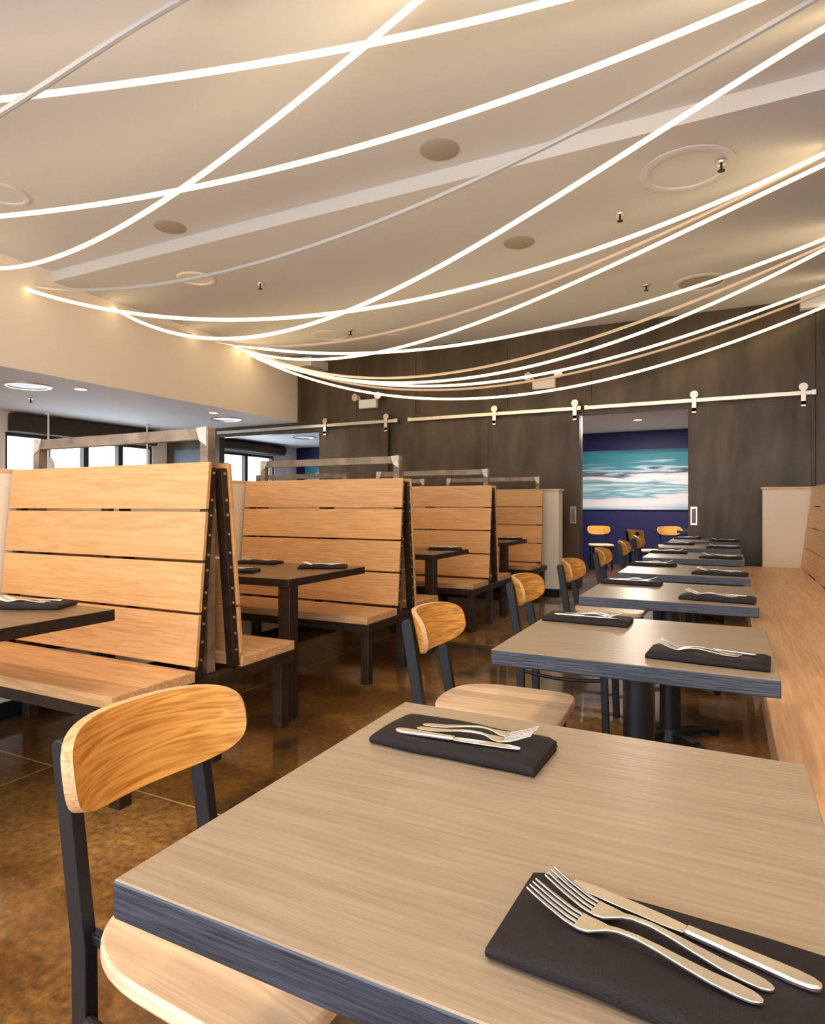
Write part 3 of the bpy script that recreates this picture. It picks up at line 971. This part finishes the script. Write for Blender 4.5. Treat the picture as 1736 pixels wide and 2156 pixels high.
for i, y in enumerate(BY):
    both = i < 3
    booth(-4.485, y, 'wooden booth with steel frame beyond the spine wall, behind the %s aisle booth' % ['nearest', 'second', 'third', 'last'][i], R(180) if both else 0.0, both)
# booth tables
BTZ = 0.785
def booth_table(y0, y1, words):
    t = thing('booth_table', 'dark booth table on one leg, ' + words, 'table', (0, 0, 0), 0, 'dark tables inside the booths')
    MB().box(-3.59, -2.17, y0, y1, BTZ - 0.045, BTZ, 1, 0).build('tabletop', [M['boothtop'], M['boothedge']], t, bevel=0.003)
    MB().box(-2.255, -2.175, y0 + 0.015, y0 + 0.095, 0, BTZ - 0.045).build('leg', M['boothedge'], t, bevel=0.004)
    MB().box(-3.59, -3.55, y0 + 0.1, y1 - 0.1, BTZ - 0.12, BTZ - 0.045).build('wall_cleat', M['boothedge'], t)
bts = [(0.88, 1.70, 'before the nearest booth at the left edge'), (2.80, 3.62, 'between the nearest and second booths'), (4.71, 5.50, 'between the second and third booths'), (6.62, 7.42, 'between the third and last booths')]
for b in bts: booth_table(*b)
bw = ['booth table cut by the left edge', 'booth table before the second booth', 'booth table before the third booth', 'booth table before the last booth']
place_setting(-2.52, 1.58, BTZ, R(25), bw[0], frz=R(20))
place_setting(-2.95, 3.48, BTZ, R(8), bw[1] + ', wall end, back')
place_setting(-2.72, 2.96, BTZ, R(20), bw[1] + ', wall end, front')
place_setting(-2.37, 3.42, BTZ, R(28), bw[1] + ', aisle end')
place_setting(-2.33, 5.32, BTZ, R(20), bw[2])
place_setting(-2.33, 7.22, BTZ, R(20), bw[3])

# ---------------------------------------------------------------- furniture in the room beyond
def far_chair(x, y, rz, lab): dup(chair0, (x, y, 0), rz, lab, 'plywood chairs in the room beyond')
far_chair(-2.15, 12.2, R(-70), 'plywood chair against the navy wall, at the left of the opening')
far_chair(-1.16, 11.0, R(40), 'plywood chair seen through the opening just past the farthest small table')
far_chair(-0.95, 12.5, R(-80), 'plywood chair farthest back, near the right edge of the opening')
dup(proto, (-0.40, 12.0, 0), 0, 'dark edged pedestal table in the room beyond, at the right edge of the opening')
place_setting(-0.55, 11.85, TZ, R(5), 'the table in the room beyond', knife=False, forks=1)

# ---------------------------------------------------------------- rope lights
ROPES = [
 ((-4.2, 1.75), (0.9503, 0.3113), -0.9, 2.16, [-0.090608, 0.33358, 0.082889, 3.03994], 'greyrope', 'unlit grey rope light crossing the upper left corner'),
 ((-6.93, 3.8), (0.9872, -0.1596), 0, 5.83, [-0.003285, 0.073943, -0.284785, 3.657582], 'glow', 'lit rope light crossing two others steeply at the upper left'),
 ((-6.93, 2.75), (0.9913, 0.1319), 0, 7.38, [0.001249, 0.01294, -0.139681, 3.684817], 'glow', 'lit rope light running the whole width above the round ceiling speaker'),
 ((-6.93, 1.3), (0.9568, 0.2908), 0, 7.13, [0.003158, -0.023608, 0.045707, 3.592578], 'glow', 'lit rope light closest to the top edge of the view'),
 ((-6.93, 4.4), (0.9969, -0.0781), 0, 7.55, [-0.0002, 0.038652, -0.251309, 3.642091], 'greyrope', 'unlit grey rope light along the pale ceiling step'),
 ((-6.93, 4.3), (0.9908, 0.1353), 0, 7.62, [-0.000117, 0.049295, -0.352418, 3.581517], 'glow', 'lit rope light starting leftmost on the soffit and passing below the large ceiling ring'),
 ((-6.93, 5.4), (0.9844, -0.1757), 0, 7.76, [-0.000729, 0.006509, 0.059208, -0.486965, 3.678537], 'glow', 'lit rope light rising steeply to the upper right corner'),
 ((-6.93, 6.3), (0.9931, -0.1170), 0, 7.61, [-0.001875, 0.067074, -0.392669, 3.658372], 'warmTintRope', 'unlit pinkish rope light just above a lit one in mid ceiling'),
 ((-6.93, 6.7), (0.9997, 0.0239), 0, 7.91, [-0.000252, 0.042469, -0.313556, 3.652771], 'glow', 'lit rope light that follows the top edge of the dark wall'),
 ((-6.93, 7.7), (0.9595, -0.2817), 0, 7.90, [-0.000255, 0.001562, 0.046284, -0.333156, 3.665685], 'glow', 'lit rope light crossing the dark wall top edge and rising beside a pinkish one'),
 ((-6.93, 8.0), (0.9927, -0.1203), 0, 7.99, [-0.002365, 0.077534, -0.469676, 3.716851], 'warmTintRope', 'unlit pinkish rope light uppermost in front of the dark wall'),
 ((-6.93, 7.9), (0.9952, -0.0975), 0, 7.94, [-0.000279, 0.057401, -0.430807, 3.645688], 'glow', 'lit rope light just under the pinkish one in front of the dark wall'),
 ((-6.93, 7.6), (0.9952, 0.0984), 0, 8.10, [-0.000277, 0.002349, 0.054938, -0.449048, 3.678342], 'glow', 'lit rope light second lowest among the lit ones, above the right emergency lamp'),
 ((-6.93, 7.8), (0.9943, 0.1067), 0, 8.09, [-0.002523, 0.08444, -0.518918, 3.71185], 'warmTintRope', 'unlit rope light touching the right emergency lamp in the view'),
 ((-6.93, 7.9), (0.9900, 0.1408), 0, 8.34, [-4.4e-05, -0.000991, 0.072283, -0.499631, 3.635399], 'glow', 'lit rope light hanging lowest, between the two emergency lamps'),
]
for (ax, ay), (ux, uy), s0, s1, c, mt, lab in ROPES:
    pts = []
    n = 72
    for k in range(n + 1):
        s = s0 + (s1 - s0) * k / n
        z = 0.0
        for q in c: z = z * s + q
        top = 3.85 if ay + uy * s < YS - 0.05 else 3.735
        if z < top or k < n * 0.2:
            pts.append((ax + ux * s + (0.02 if s == s0 else 0), ay + uy * s, min(z, top)))
    o = MB().tube(pts, 0.0172, 8).build('light_rope', M[mt], smooth=True)
    tag(o, lab, 'rope light', 'rope lights strung under the ceiling')

# ---------------------------------------------------------------- ceiling fittings
def disc(name, x, y, z, r, mat, label, cat, group=None):
    o = MB().lathe([(0.0, -0.006), (r * 0.94, -0.006), (r, 0.0), (r, 0.004), (0, 0.004)], n=40).build(name, mat, None, (x, y, z), smooth=True)
    return tag(o, label, cat, group)
disc('ceiling_speaker', -1.946, 4.336, 3.876, 0.15, M['grille'], 'round flush ceiling speaker in the middle of the upper ceiling', 'speaker')
disc('ceiling_speaker', -4.809, 4.376, 3.876, 0.15, M['grille'], 'round flush ceiling speaker at the left of the upper ceiling', 'speaker')
disc('ceiling_speaker', -1.824, 5.953, zc(-1.824) - 0.004, 0.15, M['grille'], 'round flush ceiling speaker on the lower ceiling behind the grey rope', 'speaker')
disc('ceiling_speaker', -4.511, 8.416, zc(-4.511) - 0.004, 0.12, M['ceil'], 'small round ceiling plate near the top of the dark wall', 'ceiling plate')
def recessed(x, y, z, r, label, lens='softglow', power=0.0, color=(1, 0.9, 0.75)):
    t = thing('recessed_light', label, 'ceiling light', (x, y, z))
    MB().lathe([(r * 0.80, 0.003), (r * 0.82, -0.010), (r * 0.93, -0.014), (r, -0.006), (r, 0.003)], n=40).build('trim_ring', M['ceil'] if lens in ('ceil', 'grille') else M['white'] if lens != 'metal' else M['brushed'], t, smooth=True)
    MB().lathe([(0.0, 0.002), (r * 0.80, 0.002), (r * 0.80, 0.0035), (0, 0.0035)], n=40).build('lens', M[lens] if lens != 'metal' else M['softglow'], t)
    if power:
        ld = bpy.data.lights.new('downlight', 'AREA'); ld.shape = 'DISK'; ld.size = r * 1.5; ld.energy = power; ld.color = color
        lo = bpy.data.objects.new('downlight', ld); COL.objects.link(lo); lo.location = (0, 0, -0.02); lo.parent = t
    return t
recessed(-5.584, 3.259, 3.877, 0.21, 'recessed round light at the left edge of the upper ceiling', 'ceil')
recessed(-5.37, 5.258, zc(-5.37) - 0.004, 0.21, 'recessed round light by the soffit, under the grey rope', 'white')
recessed(-0.282, 5.231, zc(-0.28) - 0.004, 0.34, 'largest round ceiling fitting, at the right between two lit ropes', 'ceil')
recessed(-0.279, 7.959, zc(-0.28) - 0.004, 0.30, 'dark round recessed fitting close to the top of the dark wall', 'grille')
recessed(-5.363, 7.927, zc(-5.36) - 0.004, 0.28, 'recessed round fitting above the soffit end of the dark wall', 'ceil')
recessed(-7.777, 4.843, 2.677, 0.27, 'large chrome rimmed downlight on the soffit at the left edge', 'metal')
recessed(-7.734, 8.246, 2.677, 0.27, 'chrome rimmed downlight on the soffit near the dark wall', 'metal')
recessed(-7.362, 5.265, 2.677, 0.085, 'small bright spotlight on the soffit at the left', 'lampglow', 12)
recessed(-7.349, 7.568, 2.677, 0.085, 'small bright spotlight on the soffit near the dark wall', 'lampglow', 12)
for k, (x, y) in enumerate(((-3.4, -1.0), (-1.2, -1.0), (1.0, -1.0), (-3.0, 0.9), (-1.0, 0.9), (1.2, 0.9))):  # unseen fill lamps, added to brighten the lower room
    recessed(x, y, 3.877, 0.20, 'added unseen warm fill lamp over the viewer, %s' % ['rear left', 'rear middle', 'rear right', 'front left', 'front middle', 'front right'][k], 'softglow', FILL_POWER, (1, 0.80, 0.56))
recessed(-1.417, 11.647, 2.697, 0.085, 'small bright spotlight on the ceiling of the room beyond', 'lampglow', 65)
recessed(-8.403, 11.395, 2.697, 0.27, 'chrome rimmed downlight on the ceiling of the room beyond, at the left', 'metal')
def sprinkler(x, y, z, label):
    t = thing('sprinkler_head', label, 'sprinkler', (x, y, z))
    MB().lathe([(0.0, 0.0), (0.04, 0.0), (0.035, -0.012), (0.0, -0.014)], n=20).build('escutcheon', M['brushed'], t, smooth=True)
    MB().cyl((0, 0, -0.012), (0, 0, -0.06), 0.009, n=10).cyl((0, 0, -0.06), (0, 0, -0.065), 0.026, n=14).build('deflector', M['darkgap'], t)
for x, y, lab in ((-0.849, 5.772, 'sprinkler head left of the largest ceiling ring'), (-0.852, 7.778, 'sprinkler head beside the dark recessed fitting'), (-4.836, 5.718, 'sprinkler head right of the soffit light'), (-4.946, 7.841, 'sprinkler head beside the fitting above the dark wall'), (-0.044, 5.2, 'sprinkler head at the rim of the largest ceiling ring')):
    sprinkler(x, y, zc(x) - (0.02 if x == -0.044 else 0.0), lab)
sprinkler(-8.635, 5.423, 2.68, 'sprinkler head on the soffit beside the large chrome downlight')
def pendant(x, y, drop, label):
    t = thing('pendant_lamp', label, 'pendant lamp', (x, y, 2.68))
    MB().lathe([(0, 0), (0.055, 0), (0.045, -0.02), (0, -0.022)], n=20).build('canopy', M['white'], t, smooth=True)
    MB().cyl((0, 0, -0.02), (0, 0, -drop), 0.014, n=10).build('stem', M['white'], t)
    MB().lathe([(0.0, -drop + 0.01), (0.05, -drop), (0.09, -drop - 0.10), (0.10, -drop - 0.2), (0.09, -drop - 0.2), (0.0, -drop - 0.02)], n=24).build('shade', M['white'], t, smooth=True)
    MB().lathe([(0.0, -drop - 0.06), (0.035, -drop - 0.09), (0.045, -drop - 0.13), (0.03, -drop - 0.165), (0.0, -drop - 0.18)], n=20).build('bulb', M['lampglow'], t, smooth=True)
pendant(-9.813, 6.449, 0.72, 'slim white pendant lamp hanging before the left window')
pendant(-9.52, 8.134, 0.95, 'slim white pendant lamp hanging farther along the window')
